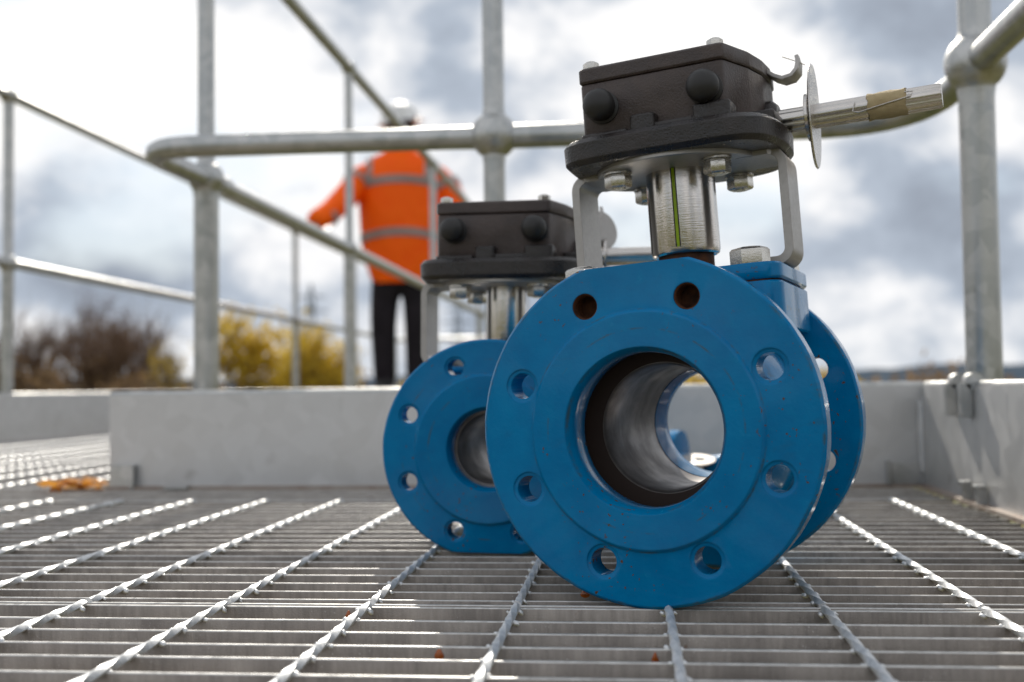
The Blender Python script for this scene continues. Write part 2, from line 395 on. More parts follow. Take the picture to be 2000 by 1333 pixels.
# ------------------------------------------------------------------ grating floor
PITCHY = .0325
XL, XR = -1.735, .385
def cross_bar(x, y0, y1, parent, seed):
    rnd = random.Random(seed); bm = bmesh.new(); s = .0029; n = max(2, int((y1-y0)/(.0022 if y1 < 2 else .012))); rings = []
    for i in range(n+1):
        y = y0+(y1-y0)*i/n; tw = 2*PI*y/.130+seed*.35
        ring = []
        for k in range(8):
            a = k*PI/4; r = s*(1.0 if k % 2 == 0 else .88)
            ring.append(bm.verts.new((x+r*math.cos(a+tw), y, .0006+r*math.sin(a+tw))))
        rings.append(ring)
    for A, B in zip(rings, rings[1:]):
        for k in range(8): bm.faces.new([A[k], A[(k+1) % 8], B[(k+1) % 8], B[k]])
    bm.faces.new(rings[0][::-1]); bm.faces.new(rings[-1])
    # weld beads where the rod meets each bearing bar
    k0 = math.ceil(y0/PITCHY)
    for k in range(k0, int(y1/PITCHY)+1):
        y = k*PITCHY+YOFF
        if y < y0 or y > y1 or y > 1.45: continue
        for sx in (-1, 1):
            rr = .0014+rnd.random()*.0012; m = Matrix.Translation((x+sx*(.0034+rnd.random()*.0008), y+rnd.uniform(-.0012, .0012), -.0012+rnd.random()*.0012)) @ Euler((rnd.random(), rnd.random(), 0)).to_matrix().to_4x4() @ Matrix.Diagonal((rr*1.25, rr*.9, rr*.7, 1))
            bmesh.ops.create_icosphere(bm, subdivisions=1, radius=1, matrix=m)
    recalc(bm)
    return finish(bm, 'cross_bar', ROD, parent, 50)
YOFF = -.0013
def panel(y0, y1, x0, x1, bars, seed, label):
    bm = bmesh.new(); rnd = random.Random(seed)
    ks = [k for k in range(0, 400) if y0+.016 < k*PITCHY+YOFF < y1-.012]
    ys = [y0+.0017]+[k*PITCHY+YOFF for k in ks]+[y1-.0017]
    for y in ys:
        n = 40 if y < 2 else 6
        dz = rnd.uniform(-.0003, .0003); th = .0031 if y < .74 else .0021; d = .030
        A = []
        for i in range(n+1):
            x = x0+(x1-x0)*i/n; w = .00035*noise.noise(V((x*9, y*31, 0)))
            A.append([bm.verts.new((x, y+a*th/2+w*(1 if b else .3), dz+b)) for a, b in ((-1, -d), (-1, -.0005), (-.75, 0), (.75, 0), (1, -.0005), (1, -d))])
        for P, Q in zip(A, A[1:]):
            for k in range(6): bm.faces.new([P[k], P[(k+1) % 6], Q[(k+1) % 6], Q[k]]).material_index = 1 if k in (1, 2, 3) else 0
        bm.faces.new(A[0][::-1]); bm.faces.new(A[-1])
    recalc(bm)
    o = finish(bm, 'floor_grating', None, None, 60, None, [BAR, BARTOP]); tag(o, label, None, None, 'structure')
    if bars:
        k = 0
        for i in range(-19, 5):
            x = .023+.0965*i
            if x0 < x < x1: cross_bar(x, y0+.002, y1-.002, o, i+40)
    return o
panel(.20, .7255, XL, XR, True, 1, 'near steel grating panel under the front valve')
panel(.7285, 1.405, XL, XR, True, 2, 'middle steel grating panel reaching towards the toe board')
panel(1.409, 1.60, XL, XR, False, 3, 'narrow steel grating strip at the foot of the toe board')
panel(1.604, 8.4, XL, -.77, True, 4, 'far steel walkway grating the person stands on')

# ------------------------------------------------------------------ toe boards
def toe_board(p0, p1, name_label, h=.141, th=.006, z0=.0015, name='toe_board'):
    p0, p1 = V((*p0, 0)), V((*p1, 0)); L = (p1-p0).length; ang = math.atan2(p1.y-p0.y, p1.x-p0.x)
    e = empty(name, Matrix.Translation(p0) @ Matrix.Rotation(ang, 4, 'Z'))
    tag(e, name_label, 'toe board', 'galvanised toe boards round the platform')
    # visible face is local y=0, thickness to +y
    bm = bmesh.new(); n = 24; A = []
    for i in range(n+1):
        x = L*i/n; w = .0012*noise.noise(V((x*2.3, ang, 1)))
        A.append([bm.verts.new((x, y+w, z)) for y, z in ((0, z0), (0, h-.004), (th, h-.004), (th, z0))])
    for P, Q in zip(A, A[1:]):
        for k in range(4): bm.faces.new([P[k], P[(k+1) % 4], Q[(k+1) % 4], Q[k]])
    bm.faces.new(A[0]); bm.faces.new(A[-1][::-1]); recalc(bm)
    finish(bm, 'plate', BOARD, e, 30)
    bm = bmesh.new(); tube(bm, [(0, .007, h-.0045), (L, .007, h-.0045)], .0062, 14)
    finish(bm, 'top_rim', GALV, e, 50)
    bm = bmesh.new(); box(bm, (L/2, -.006, .0025), (L, .012, .0045))
    finish(bm, 'bottom_lip', LIP, e, 30)
    return e
fb = toe_board((-.752, 1.575), (.398, 1.575), 'wide toe board straight across behind the blue valves')
rb = toe_board((.395, 1.572), (.395, .2), 'toe board running towards the camera along the right edge')
lb = toe_board((-1.73, 1.2), (-1.73, 8.4), 'distant toe board along the left side of the walkway')
nb = toe_board((-.745, 8.4), (-.745, 1.60), 'toe board along the right side of the far walkway, behind the wide one')
# right board: its visible face must look to -x
def clip(parent, x, z0, z1, mm=GALV):
    """a bent strap over the rim with a round head, in the board's local frame"""
    bm = bmesh.new(); box(bm, (x, -.0075, (z0+z1)/2), (.016, .013, z1-z0)); bmesh.ops.bevel(bm, geom=bm.edges[:], offset=.002, segments=2, affect='EDGES')
    b2 = bmesh.new(); tube(bm, [(x-.008, .0015, z1+.0005), (x+.008, .0015, z1+.0005)], .0105, 18); b2.free(); recalc(bm)
    return finish(bm, 'clip', mm, parent, 40)
for xx in (.161, .221): clip(rb, xx, .100, .1405)
def pad_clip(parent, x, z=.0):
    bm = bmesh.new(); box(bm, (x, -.006, .012), (.008, .010, .022)); prism(bm, rrect(x-.009, x+.009, -.015, -.002, .004), .022, .0265, ch=.001); recalc(bm)
    return finish(bm, 'hold_down_clip', GALV, parent, 40)
for xx in (.213, .267): pad_clip(rb, xx)
bm = bmesh.new(); box(bm, (.022, -.004, .018), (.036, .008, .034)); box(bm, (.040, -.008, .018), (.004, .014, .034)); recalc(bm); finish(bm, 'corner_bracket', GALV, fb, 30)
bm = bmesh.new(); box(bm, (1.144-.045, -.007, .02), (.004, .014, .032)); box(bm, (1.144-.022, -.003, .018), (.036, .006, .030)); recalc(bm); finish(bm, 'corner_bracket', GALV, fb, 30)
bm = bmesh.new(); tube(bm, [(1.1455, -.003, .02), (1.1455, -.003, .115)], [.0055, .0065], 10); finish(bm, 'weld_seam', BOARD, fb, 50)
bm = bmesh.new(); box(bm, (.108, -.016, .004), (.036, .010, .005)); bmesh.ops.bevel(bm, geom=bm.edges[:], offset=.0015, segments=2, affect='EDGES'); finish(bm, 'splice_clip', GALV, fb, 40)

# ------------------------------------------------------------------ guard rails
def arcpath(pts, r, n=10):
    pts = [V(p) for p in pts]; out = [pts[0]]
    for i in range(1, len(pts)-1):
        a, b, c = pts[i-1], pts[i], pts[i+1]; u = (a-b).normalized(); w = (c-b).normalized()
        rr = r[i-1]
        p0, p1 = b+u*rr, b+w*rr
        for k in range(n+1):
            t = k/n; out.append(p0*(1-t)**2+b*2*t*(1-t)*1.0+p1*t*t)
    out.append(pts[-1]); return out
def dense(path, step=.05):
    out = [path[0]]
    for a, b in zip(path, path[1:]):
        m = max(1, int((b-a).length/step))
        for k in range(1, m+1): out.append(a.lerp(b, k/m))
    return out
def post(parent, x, y, balls, r0, r1, top):
    """balls: [(z, radius)]"""
    bm = bmesh.new()
    zs = sorted(balls); prof = [(0, -.16), (r0, -.16)]
    segs = 14
    z = -.16; cur = r0
    for zc, br in zs:
        nxt = r1
        h0 = math.sqrt(max(br*br-cur*cur, 0))
        prof += [(cur, zc-h0-.012), (cur*1.06, zc-h0-.004)]
        a0 = math.asin(min(cur*1.08/br, 1)); a1 = PI-math.asin(min(nxt*1.08/br, 1))
        for k in range(13):
            a = a0+(a1-a0)*k/12; prof.append((br*math.sin(a), zc-br*math.cos(a)))
        prof.append((nxt, zc+math.sqrt(max(br*br-nxt*nxt, 0))+.010)); cur = nxt
    if top: prof += [(cur, top), (0, top)]
    else:
        zc, br = zs[-1]; prof = prof[:-4]+[(0, zc+br)]
    lathe(bm, prof, 'Z', 28); recalc(bm)
    o = finish(bm, 'post', GALV, parent, 50, (x, y, 0))
    bm = bmesh.new(); lathe(bm, [(0, -.17), (r0*2.3, -.17), (r0*2.3, -.16), (0, -.16)], 'Z', 20); recalc(bm)
    p = finish(bm, 'foot_plate', GALV, o, 30)
    return o
# platform railing (right side, cross piece, left return along the walkway)
ra = empty('guard_rail', V((-.2, 1.6, 0)))
tag(ra, 'galvanised ball-joint railing wrapping round behind the blue valves and up the right side', 'railing', 'tubular railings')
def place(o): o.matrix_parent_inverse = ra.matrix_world.inverted()
for mz, zz in ((.505, 0), (.99, 1)):
    z = mz
    path = dense(arcpath([(.42, -.6, z+.034), (.42, 1.384, z+.017), (.42, 1.605, z-.004), (-.725, 1.605, z), (-.725, 1.95, z+.006), (-.725, 8.35, z+.006)], [.001, .17, .10, .001]), .06)
    bm = bmesh.new(); rads = []
    for p in path: rads.append(.0175 if p.y < 1.55 or p.x > -.2 else (.0165 if p.y < 2 else .0145))
    tube(bm, path, rads, 20); o = finish(bm, 'rail', GALV, ra, 60); place(o)
for x, y, r0, r1, br in ((.42, 1.384, .0205, .019, .036), (-.187, 1.605, .0158, .0155, .034), (-.725, 1.885, .0215, .0145, .031), (-.725, 2.90, .0155, .0105, .022), (-.725, 4.20, .0155, .012, .022), (-.725, 5.5, .0155, .012, .022), (-.725, 6.8, .0155, .012, .022), (-.725, 8.1, .0155, .012, .022), (.42, .1, .0205, .019, .036)):
    zz = .522 if x > 0 else (.505 if y < 1.7 else .511)
    o = post(ra, x, y, [(zz, br), (zz+.485, br*.9)], r0, r1, None); place(o)
bm = bmesh.new(); tube(bm, [(-.725, 1.93, .511), (-.725, 1.975, .511)], .0185, 20); o = finish(bm, 'sleeve', GALV, ra, 50); place(o)
# far railing
rf = empty('guard_rail', V((-1.75, 3, 0)))
tag(rf, 'distant tubular railing along the left edge of the walkway beside the trees', 'railing', 'tubular railings')
def placef(o): o.matrix_parent_inverse = rf.matrix_world.inverted()
for z in (.512, .995):
    bm = bmesh.new(); tube(bm, dense([V((-1.75, .4, z)), V((-1.75, 8.4, z))], .3), .0145, 16); placef(finish(bm, 'rail', GALV, rf, 60))
for y in (.75, 3.03, 5.82, 7.12, 8.38):
    placef(post(rf, -1.75, y, [(.512, .026), (.995, .026)], .017, .0145, None))
bm = bmesh.new(); tube(bm, [(-1.75, 8.40, .512), (-.74, 8.40, .512)], .0145, 12); placef(finish(bm, 'end_rail', GALV, rf, 60))
bm = bmesh.new(); tube(bm, [(-1.75, 8.40, .995), (-.74, 8.40, .995)], .0145, 12); placef(finish(bm, 'end_rail', GALV, rf, 60))

# ------------------------------------------------------------------ the flanged valves
def valve(name, P0, yaw, roll, label, RO, PCD, RF, HR, BORE, LEN, flat_z, gear_dz, gear_dx, gear_dy, blind, ss=1.0, hub=.0252, grp=True):
    M = (Matrix.Rotation(-yaw, 4, 'Z') @ Matrix.Rotation(roll, 4, 'Y'))
    base = V(P0)+M.to_3x3() @ V((0, LEN/2, -RO))
    e = empty(name, Matrix.Translation(base) @ M)
    tag(e, label, 'valve', 'blue flanged valves standing on the grating')
    off = V((0, -LEN/2, RO))
    T = .0195*ss; fr = .003
    k = RO/.113
    # cast body: both flanges and the barrel in one turned shape
    bm = bmesh.new(); B = BORE; nk = .070*k
    prof = [(B, .002), (B+.0028, -fr), (RF-.0012, -fr), (RF, -fr+.001), (RF+.001, -.0004), (RF+.004, 0), (RO-.0018, 0), (RO, .0018), (RO, T-.0018), (RO-.0018, T), (nk*1.12, T+.001), (nk, T+.010)]
    for i in range(1, 12):
        a = i/12; prof.append((nk+(.012*k)*math.sin(PI*a), T+.010+(LEN-2*T-.020)*a))
    prof += [(nk, LEN-T-.010), (nk*1.12, LEN-T-.001), (RO-.0018, LEN-T), (RO, LEN-T+.0018), (RO, LEN-.0018), (RO-.0018, LEN), (RF+.001, LEN), (RF, LEN+fr), (B*.83, LEN+fr),
             (B*.80, LEN-.002), (B*.80, LEN*.92), (B*.838, LEN*.842), (B*1.14, LEN*.842), (B*1.14, .030*k), (B*1.02, .030*k), (B*.985, .012)]
    lathe(bm, prof, 'Y', 160, closed=True); recalc(bm)
    # the casting is not perfectly true
    body = finish(bm, 'body', BLUE, None, 32)
    cut = []
    for i in range(8):
        a = R(22.5+45*i); x, z = PCD/2*math.cos(a), PCD/2*math.sin(a)
        for yy, dpt in ((-.01, T+.016), (LEN-T-.006, T+.016)):
            if i in blind and yy < 0: dpt = .018+.01
            b2 = bmesh.new(); lathe(b2, [(0, yy), (HR, yy), (HR, yy+dpt), (0, yy+dpt)], 'Y', 40, (x, 0, z)); recalc(b2)
            cut.append(finish(b2, 'c', BLUE, None, 0))
        # shallow spot face round each hole
        if i not in blind:
            b2 = bmesh.new(); lathe(b2, [(0, -.01), (HR*1.32, -.01), (HR*1.30, .0006), (HR*1.18, .0012), (0, .0012)], 'Y', 40, (x, 0, z)); recalc(b2); cut.append(finish(b2, 'c', BLUE, None, 0))
    for zc, sgn in flat_z:
        b2 = bmesh.new(); box(b2, (0, T/2-.03, zc+sgn*.05), (.4, T+.08, .1)); cut.append(finish(b2, 'c', BLUE, None, 0))
        b2 = bmesh.new(); box(b2, (0, LEN-T/2+.03, zc+sgn*.05), (.4, T+.08, .1)); cut.append(finish(b2, 'c', BLUE, None, 0))
    boolean(body, cut)
    for v_ in body.data.vertices:
        rr_ = math.hypot(v_.co.x, v_.co.z)
        if rr_ > RF-.004:
            q_ = 1+(.0035*noise.noise(v_.co*38)+.0022*noise.noise(v_.co*130)*(rr_ > RO-.003)); v_.co.x *= q_; v_.co.z *= q_
    body.parent = e; body.location = off
    def part(bm, nm, m, par=e, sm=38, mats=None):
        recalc(bm); return finish(bm, nm, m, par, sm, off if par is e else None, mats)
    for i in blind:
        a = R(22.5+45*i); x, z = PCD/2*math.cos(a), PCD/2*math.sin(a)
        b2 = bmesh.new(); pr = []
        for q in range(15): pr.append((HR-.0002-(.0008 if q % 2 else 0), .0005+q*.0011))
        pr += [(0, .0165)]; lathe(b2, pr, 'Y', 32, (x, 0, z))
        part(b2, 'threaded_hole', RUST)
    # ball bore inside
    bm = bmesh.new(); y0, y1 = (LEN*.245 if blind else LEN*.09), LEN*.84; rb_ = B*(.845 if blind else .90)
    lathe(bm, [(rb_*1.03, y0), (rb_, y0+.003), (rb_, y1), (rb_*1.24, y1), (rb_*1.24, y0)], 'Y', 96, closed=True); part(bm, 'ball_bore', BALL)
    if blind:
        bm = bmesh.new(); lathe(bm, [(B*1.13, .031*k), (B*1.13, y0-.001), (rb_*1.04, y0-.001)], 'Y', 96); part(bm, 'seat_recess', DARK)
    # bonnet pad
    gx, gy = gear_dx, gear_dy
    pz = .106*k if blind else .072
    bm = bmesh.new(); prism(bm, rrect(gx-.0735*k, gx+.0765*k, gy-.055*k, gy+.062*k, .013*k), .094*k+.0006 if blind else .066, pz, ch=.0015); part(bm, 'bonnet_flange', BLUE)
    bm = bmesh.new(); prism(bm, rrect(gx-.0735*k, gx+.0765*k, gy-.055*k, gy+.062*k, .013*k), .061*k-(0 if blind else .016), .094*k-.0006 if blind else .065, ch=.0015)
    prism(bm, rrect(gx-.060*k, gx+.060*k, gy-.045*k, gy+.045*k, .02*k), .0535*k-(0 if blind else .014), .0615*k-(0 if blind else .015))
    part(bm, 'body_pad', BLUE)
    bm = bmesh.new(); prism(bm, rrect(gx-.072*k, gx+.073*k, gy-.0535*k, gy+.0535*k, .012*k), .0935*k if blind else .0655, .0945*k if blind else .0665); part(bm, 'rusty_gasket', RUST)
    dz = gear_dz
    # gland boss and stem
    bm = bmesh.new(); lathe(bm, [(0, pz), (.031*k, pz), (.030*k, pz+.003), (.022*k, pz+.004), (0, pz+.004)], 'Z', 48, (gx, gy, 0)); part(bm, 'gland_boss', BLUE)
    zc0 = max(.1225+dz, pz+.006)
    bm = bmesh.new(); lathe(bm, [(0, pz+.0045), (hub*.80, pz+.0045), (hub*.80, zc0+.001), (0, zc0+.001)], 'Z', 48, (gx, gy, 0)); part(bm, 'packing_ring', RUST)
    bm = bmesh.new(); lathe(bm, [(hub*.80, zc0+.002), (hub*.90, zc0), (hub*.97, zc0+.0012), (hub, zc0+.004), (hub, .189+dz), (0, .189+dz)], 'Z', 96, (gx, gy, 0)); st = part(bm, 'stem_coupling', STEEL)
    # mounting bracket: cut plate with two bent legs
    bx = gx+.0015
    bm = bmesh.new(); zt0, zt1 = .184+dz, .190+dz
    pts = []
    for i in range(40):
        a = 2*PI*i/40; r = .060; x, y = r*math.cos(a), r*math.sin(a)
        pts.append((bx+x*1.0, gy-.006+y))
    # add the shoulders to the legs
    pp = []
    for x, y in pts: pp.append((x, y))
    prism(bm, pp, zt0, zt1, ch=.0006)
    def strap(sgn):
        xo = sgn*.0795; t = .006; rr = .012; zb = pz+.0005; pth = []
        pth.append((sgn*.045, zt1-.0003))
        for i in range(7):
            a = PI/2*i/6; pth.append((xo-sgn*rr+sgn*rr*math.sin(a), zt1-.0003-rr+rr*math.cos(a)))
        for i in range(7):
            a = PI/2*i/6; pth.append((xo-sgn*rr+sgn*rr*math.cos(a), zb+rr-rr*math.sin(a)))
        pth.append((sgn*.036, zb))
        n = len(pth); A = []
        for i, (x, z) in enumerate(pth):
            a = V(pth[max(i-1, 0)]); b = V(pth[min(i+1, n-1)]); tg = (b-a).normalized(); nn = V((tg.y, -tg.x))*(1 if sgn > 0 else -1)
            hw = .0235 if i < 2 else .0205
            q = V((x, z))-V((0, 0)); inn = q+nn*t
            A.append([bm.verts.new((bx+u[0], gy+w*hw, u[1])) for u, w in ((q, -1), (q, 1), (inn, 1), (inn, -1))])
        for P, Q in zip(A, A[1:]):
            for j in range(4): bm.faces.new([P[j], P[(j+1) % 4], Q[(j+1) % 4], Q[j]])
        bm.faces.new(A[0]); bm.faces.new(A[-1])
    strap(1); strap(-1)
    part(bm, 'bracket', PLATE)
    for sx, sy in ((-1, -1), (1, -1), (1, 1), (-1, 1)):
        bm = bmesh.new(); hexhead(bm, (gx+sx*.0362, gy+sy*.036, .184+dz-.0002), .0170, .0095, -1); part(bm, 'gearbox_bolt', BOLT)
    for x, y in ((gx+.0545*k, gy-.040*k), (gx-.066*k, gy-.040*k), (gx+.060*k, gy+.040*k), (gx-.058*k, gy+.040*k)):
        bm = bmesh.new(); hexhead(bm, (x, y, pz), .0235*k, .0115*k, 1, False); part(bm, 'bonnet_bolt', BOLT)
    # gearbox ------------------------------------------------------------
    gdx, gdy = gx-.006, gy-.115
    def mv(ps): return [(x+gdx, y+gdy) for x, y in ps]
    basep = chaikin(mv([(-.0690, .088), (-.063, .054), (-.040, .044), (.020, .0425), (.064, .043), (.083, .058), (.090, .098), (.086, .150), (.060, .188), (-.030, .188), (-.064, .162), (-.0715, .120)]), 3, .22)
    bm = bmesh.new(); prism(bm, basep, .1870+dz, .2055+dz, taper=.0008, ch=.0035)
    part(bm, 'gearbox_base', GLOSSBLK)
    bm = bmesh.new()
    def lug(x0, x1, y0, y1, z0, z1): prism(bm, mv(rrect(x0, x1, y0, y1, .003, 3)), z0+dz, z1+dz, ch=.001)
    lug(-.010, .008, .0500, .075, .2045, .2165); lug(.034, .060, .0520, .080, .2045, .2170); lug(-.047, -.012, .0515, .066, .2040, .2085); lug(.064, .083, .085, .12, .204, .2135); lug(.004, .036, .0525, .07, .204, .2095)
    part(bm, 'base_lugs', GLOSSBLK)
    housep = fillet(mv([(-.0475, .0600), (.0555, .0600), (.0665, .092), (.0712, .116), (.0722, .140), (.069, .168), (.050, .178), (-.030, .178), (-.0475, .166)]), .0045)
    bm = bmesh.new(); prism(bm, housep, .2045+dz, .2465+dz, ch=.0007)
    part(bm, 'gearbox_housing', CAST)
    lidp = fillet(mv([(-.0482, .0588), (.0563, .0588), (.0678, .092), (.0722, .116), (.0732, .140), (.070, .170), (.050, .180), (-.030, .180), (-.0482, .168)]), .0045)
    bm = bmesh.new(); prism(bm, lidp, .2470+dz, .2582+dz, ch=.0014)
    part(bm, 'gearbox_lid', CAST)
    bm = bmesh.new(); prism(bm, mv(rrect(-.02, .035, .085, .15, .02)), .2580+dz, .2600+dz, ch=.0006); part(bm, 'position_plate', GLOSSBLK)
    for x, y in ((-.040, .066), (.0500, .068), (.062, .160), (-.038, .170)):
        bm = bmesh.new(); hexhead(bm, (x+gdx, y+gdy, .2580+dz), .0100, .0052, 1, False); part(bm, 'lid_bolt', BOLT)
    for x in (-.0312, .0432):
        bm = bmesh.new(); pr = [(.0118, .0605), (.0118, .0585), (.0100, .0575), (.0100, .0530), (.0112, .0520)]
        for q in range(9):
            a = PI/2*q/8; pr.append((.0114*math.cos(a), .0500-.0114*.85*math.sin(a)))
        lathe(bm, pr, 'Y', 36, (x+gdx, gdy, .2278+dz+(0 if blind else .004))); part(bm, 'stop_cap', RUBBER)
    # input shaft with its washer disc
    sy_, sz_ = .130+gdy, .2135+dz
    bm = bmesh.new(); lathe(bm, [(.0165, .060), (.0165, .075), (.0125, .079), (0, .079)], 'X', 36, (gdx, sy_, sz_)); part(bm, 'shaft_boss', GLOSSBLK)
    bm = bmesh.new(); prf = []
    for q in range(24):
        prf.append(q)
    # fluted drive shaft
    rings = []
    for xx, sc in ((.072, 1), (.188, 1), (.1895, .9)):
        ring = []
        for q in range(60):
            a = 2*PI*q/60; r = .0087*sc*(1-.10*abs(math.sin(a*3+.5))**6)
            ring.append(bm.verts.new((xx+gdx, sy_+r*math.cos(a), sz_+r*math.sin(a))))
        rings.append(ring)
    for A, B_ in zip(rings, rings[1:]):
        for q in range(60): bm.faces.new([A[q], A[(q+1) % 60], B_[(q+1) % 60], B_[q]])
    bm.faces.new(rings[-1]); bm.faces.new(rings[0])
    sh = part(bm, 'input_shaft', SHAFT)
    bm = bmesh.new(); kd = 1 if blind else .5; rh = .006 if blind else .0003; lathe(bm, [(.0365*kd, -.0009), (.0375*kd, 0), (.0365*kd, .0009), (rh, .0009), (rh, -.0009)], 'X', 64, closed=True)
    bmesh.ops.transform(bm, matrix=Matrix.Translation((.1035+gdx-(0 if blind else .008), sy_, sz_+(0 if blind else .026))) @ Matrix.Rotation(R(3 if blind else -42), 4, 'Z') @ Matrix.Rotation(R(2 if blind else -12), 4, 'Y'), verts=bm.verts)
    n0 = len(bm.verts)
    b3 = bm
    part(b3, 'washer_disc', SHAFT if blind else PLATE)
    bm = bmesh.new(); lathe(bm, [(.0001, .0985), (.017, .0985), (.017, .1010), (.0001, .1010)], 'X', 40, (gdx, sy_, sz_)); part(bm, 'shaft_washer', SHAFT)
    if blind:
        bm = bmesh.new(); rr = .0094
        rings = []
        for q, xx in enumerate((.141, .145, .150, .156, .162, .1665)):
            rings.append([bm.verts.new((xx+gdx+.0007*math.sin(5*t_), sy_+(rr+.0005*math.sin(7*t_+q))*math.cos(t_)*1.04, sz_+(rr+.0005*math.cos(4*t_+q*2))*math.sin(t_))) for t_ in [2*PI*s/28 for s in range(28)]])
        for A, B_ in zip(rings, rings[1:]):
            for q in range(28): bm.faces.new([A[q], A[(q+1) % 28], B_[(q+1) % 28], B_[q]])
        bm.faces.new(rings[0]); bm.faces.new(rings[-1])
        tp = part(bm, 'tape_wrap', TAPE); tp['label'] = 'beige tape wound round the shaft'
        bm = bmesh.new(); tube(bm, [V((.133, -.0098, .003))+V((gdx, sy_, sz_)), V((.131, -.0100, -.003))+V((gdx, sy_, sz_)), V((.135, -.0102, -.0045))+V((gdx, sy_, sz_)), V((.150, -.0104, -.002))+V((gdx, sy_, sz_)), V((.170, -.0102, .001))+V((gdx, sy_, sz_)), V((.1715, -.0100, .004))+V((gdx, sy_, sz_)), V((.166, -.0098, .0045))+V((gdx, sy_, sz_))], .0005, 6); part(bm, 'wire_pin', SHAFT)
    # curled pointer strap behind the disc
    pth = [(.060, .2600), (.070, .2590), (.077, .2530), (.083, .2500), (.0895, .2510), (.0935, .2550), (.0945, .2610), (.0935, .2665)]
    bm = bmesh.new(); A = []
    for i, (x, z) in enumerate(pth):
        a = V(pth[max(i-1, 0)]); b = V(pth[min(i+1, len(pth)-1)]); tg = (b-a).normalized(); nn = V((-tg.y, tg.x))*.0013
        hw = .010 if i < 6 else .010-.003*(i-5)
        A.append([bm.verts.new((x+s*nn.x+gdx, .140+gdy+w*hw, z+s*nn.y+dz-.004)) for s, w in ((-1, -1), (-1, 1), (1, 1), (1, -1))])
    for P, Q in zip(A, A[1:]):
        for j in range(4): bm.faces.new([P[j], P[(j+1) % 4], Q[(j+1) % 4], Q[j]])
    bm.faces.new(A[0]); bm.faces.new(A[-1]); part(bm, 'pointer_strap', PLATE)
    bm = bmesh.new(); p0 = V((.0985+gdx, .140+gdy, .255+dz)); tube(bm, [p0, p0+V((-.006, -.004, .003)), p0+V((-.014, -.01, .006))], .0003, 5); part(bm, 'thin_wire', TAPE)
    return e, st, off, (gx, gy)
e1, stem1, off1, g1 = valve('flanged_valve', (.0099, .7227, .1127), R(18.09), R(-3.52), 'large sharp blue flanged valve in front, with black gearbox and taped steel shaft',
      .113, .1786, .0765, .0086, .0505, .195, [(.1068, 1)], 0, .006, .115, (1, 2))
# lime and black reflection on the coupling, put in as coloured strips
for nm_, lo, hi, mm_, lb_ in (('painted_reflection', -1.555, -1.475, LIMEREFL, 'painted-in lime reflection down the steel coupling'), ('painted_reflection', -1.59, -1.557, RUBBER, 'painted-in thin black band beside the lime reflection'), ('painted_reflection', -1.473, -1.44, RUBBER, 'painted-in hairline black edge right of the lime reflection')):
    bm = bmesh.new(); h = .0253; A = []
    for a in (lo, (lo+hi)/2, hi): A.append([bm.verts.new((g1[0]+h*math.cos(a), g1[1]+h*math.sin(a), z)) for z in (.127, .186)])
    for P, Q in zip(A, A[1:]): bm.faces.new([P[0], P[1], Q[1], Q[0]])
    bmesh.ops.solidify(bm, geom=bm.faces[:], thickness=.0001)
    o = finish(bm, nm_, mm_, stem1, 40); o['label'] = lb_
valve('flanged_valve', (-.1204, .9621, .0882), R(4.86), R(.75), 'smaller blue flanged valve half hidden behind the large one, flange flat at the bottom',
      .0946, .1518, .0642, .0072, .0335, .180, [(-.0885, -1)], -.0372, -.003, .097, (), .9, .0190)

# small valve lying on its side behind the big one
def small_valve():
    c = V((.060, 1.345, .0)); e = empty('small_valve', Matrix.Translation(c+V((-.012, 0, 0))) @ Matrix.Rotation(R(-19), 4, 'Z'))
    tag(e, 'small blue valve lying on its side, seen through the bore of the large valve', 'valve')
    tilt = Matrix.Translation((0, 0, .045)) @ Matrix.Rotation(R(4), 4, 'Y')
    def sp(bm, nm, m):
        bmesh.ops.transform(bm, matrix=tilt, verts=bm.verts); recalc(bm); finish(bm, nm, m, e, 35)
    bm = bmesh.new()
    lathe(bm, [(.010, 0), (.028, -.001), (.044, 0), (.044, .011), (.018, .013), (.015, .03), (.020, .06), (.024, .085), (.020, .11), (.015, .14), (.018, .16), (.032, .162), (.032, .174), (.010, .174)], 'X', 48, closed=True); sp(bm, 'body', BLUE)
    bm = bmesh.new(); lathe(bm, [(0, 0), (.007, 0), (.007, .028), (0, .028)], 'Z', 20, (.040, -.020, -.012)); sp(bm, 'stem', STEEL)
    bm = bmesh.new(); lathe(bm, [(0, 0), (.022, 0), (.022, .002), (0, .002)], 'Z', 48, (.038, -.026, .012))
    bmesh.ops.rotate(bm, verts=bm.verts, cent=(.038, -.026, .013), matrix=Matrix.Rotation(R(12), 3, 'X')); sp(bm, 'washer_disc', PLATE)
    bm = bmesh.new(); hexhead(bm, (.085, -.002, .024), .014, .008); sp(bm, 'bonnet_bolt', BOLT)
small_valve()

# ------------------------------------------------------------------ little things on the grating
def drip(x, y, w, h, label, z=0):
    bm = bmesh.new(); bmesh.ops.create_uvsphere(bm, u_segments=12, v_segments=8, radius=1, matrix=Matrix.Translation((0, 0, 0)) @ Matrix.Diagonal((w, .0011, h, 1)))
    for v in bm.verts:
        if v.co.z > 0: v.co.x *= .8
        v.co.x += .0006*noise.noise(v.co*400)
    o = finish(bm, 'grease_drip', DRIP, None, 60, (x, y, z)); tag(o, label, 'grease drip', 'amber drips on the grating')
def bar_y(y): return round((y-YOFF)/PITCHY)*PITCHY+YOFF-.0022
drip(-.18, bar_y(.70), .0020, .0036, 'small amber drip on a grating bar near the third rod left of the valve', -.0035)
drip(-.105, bar_y(.62), .0026, .0034, 'fat dark orange drip on a bar between the second and third twisted rods', -.0045)
drip(.012, bar_y(.60), .0018, .0040, 'faint amber drip on a bar close under the lowest point of the large flange', -.0055)
drip(-.031, .765, .0034, .0026, 'orange drip caught under the left curve of the large flange', .0015)
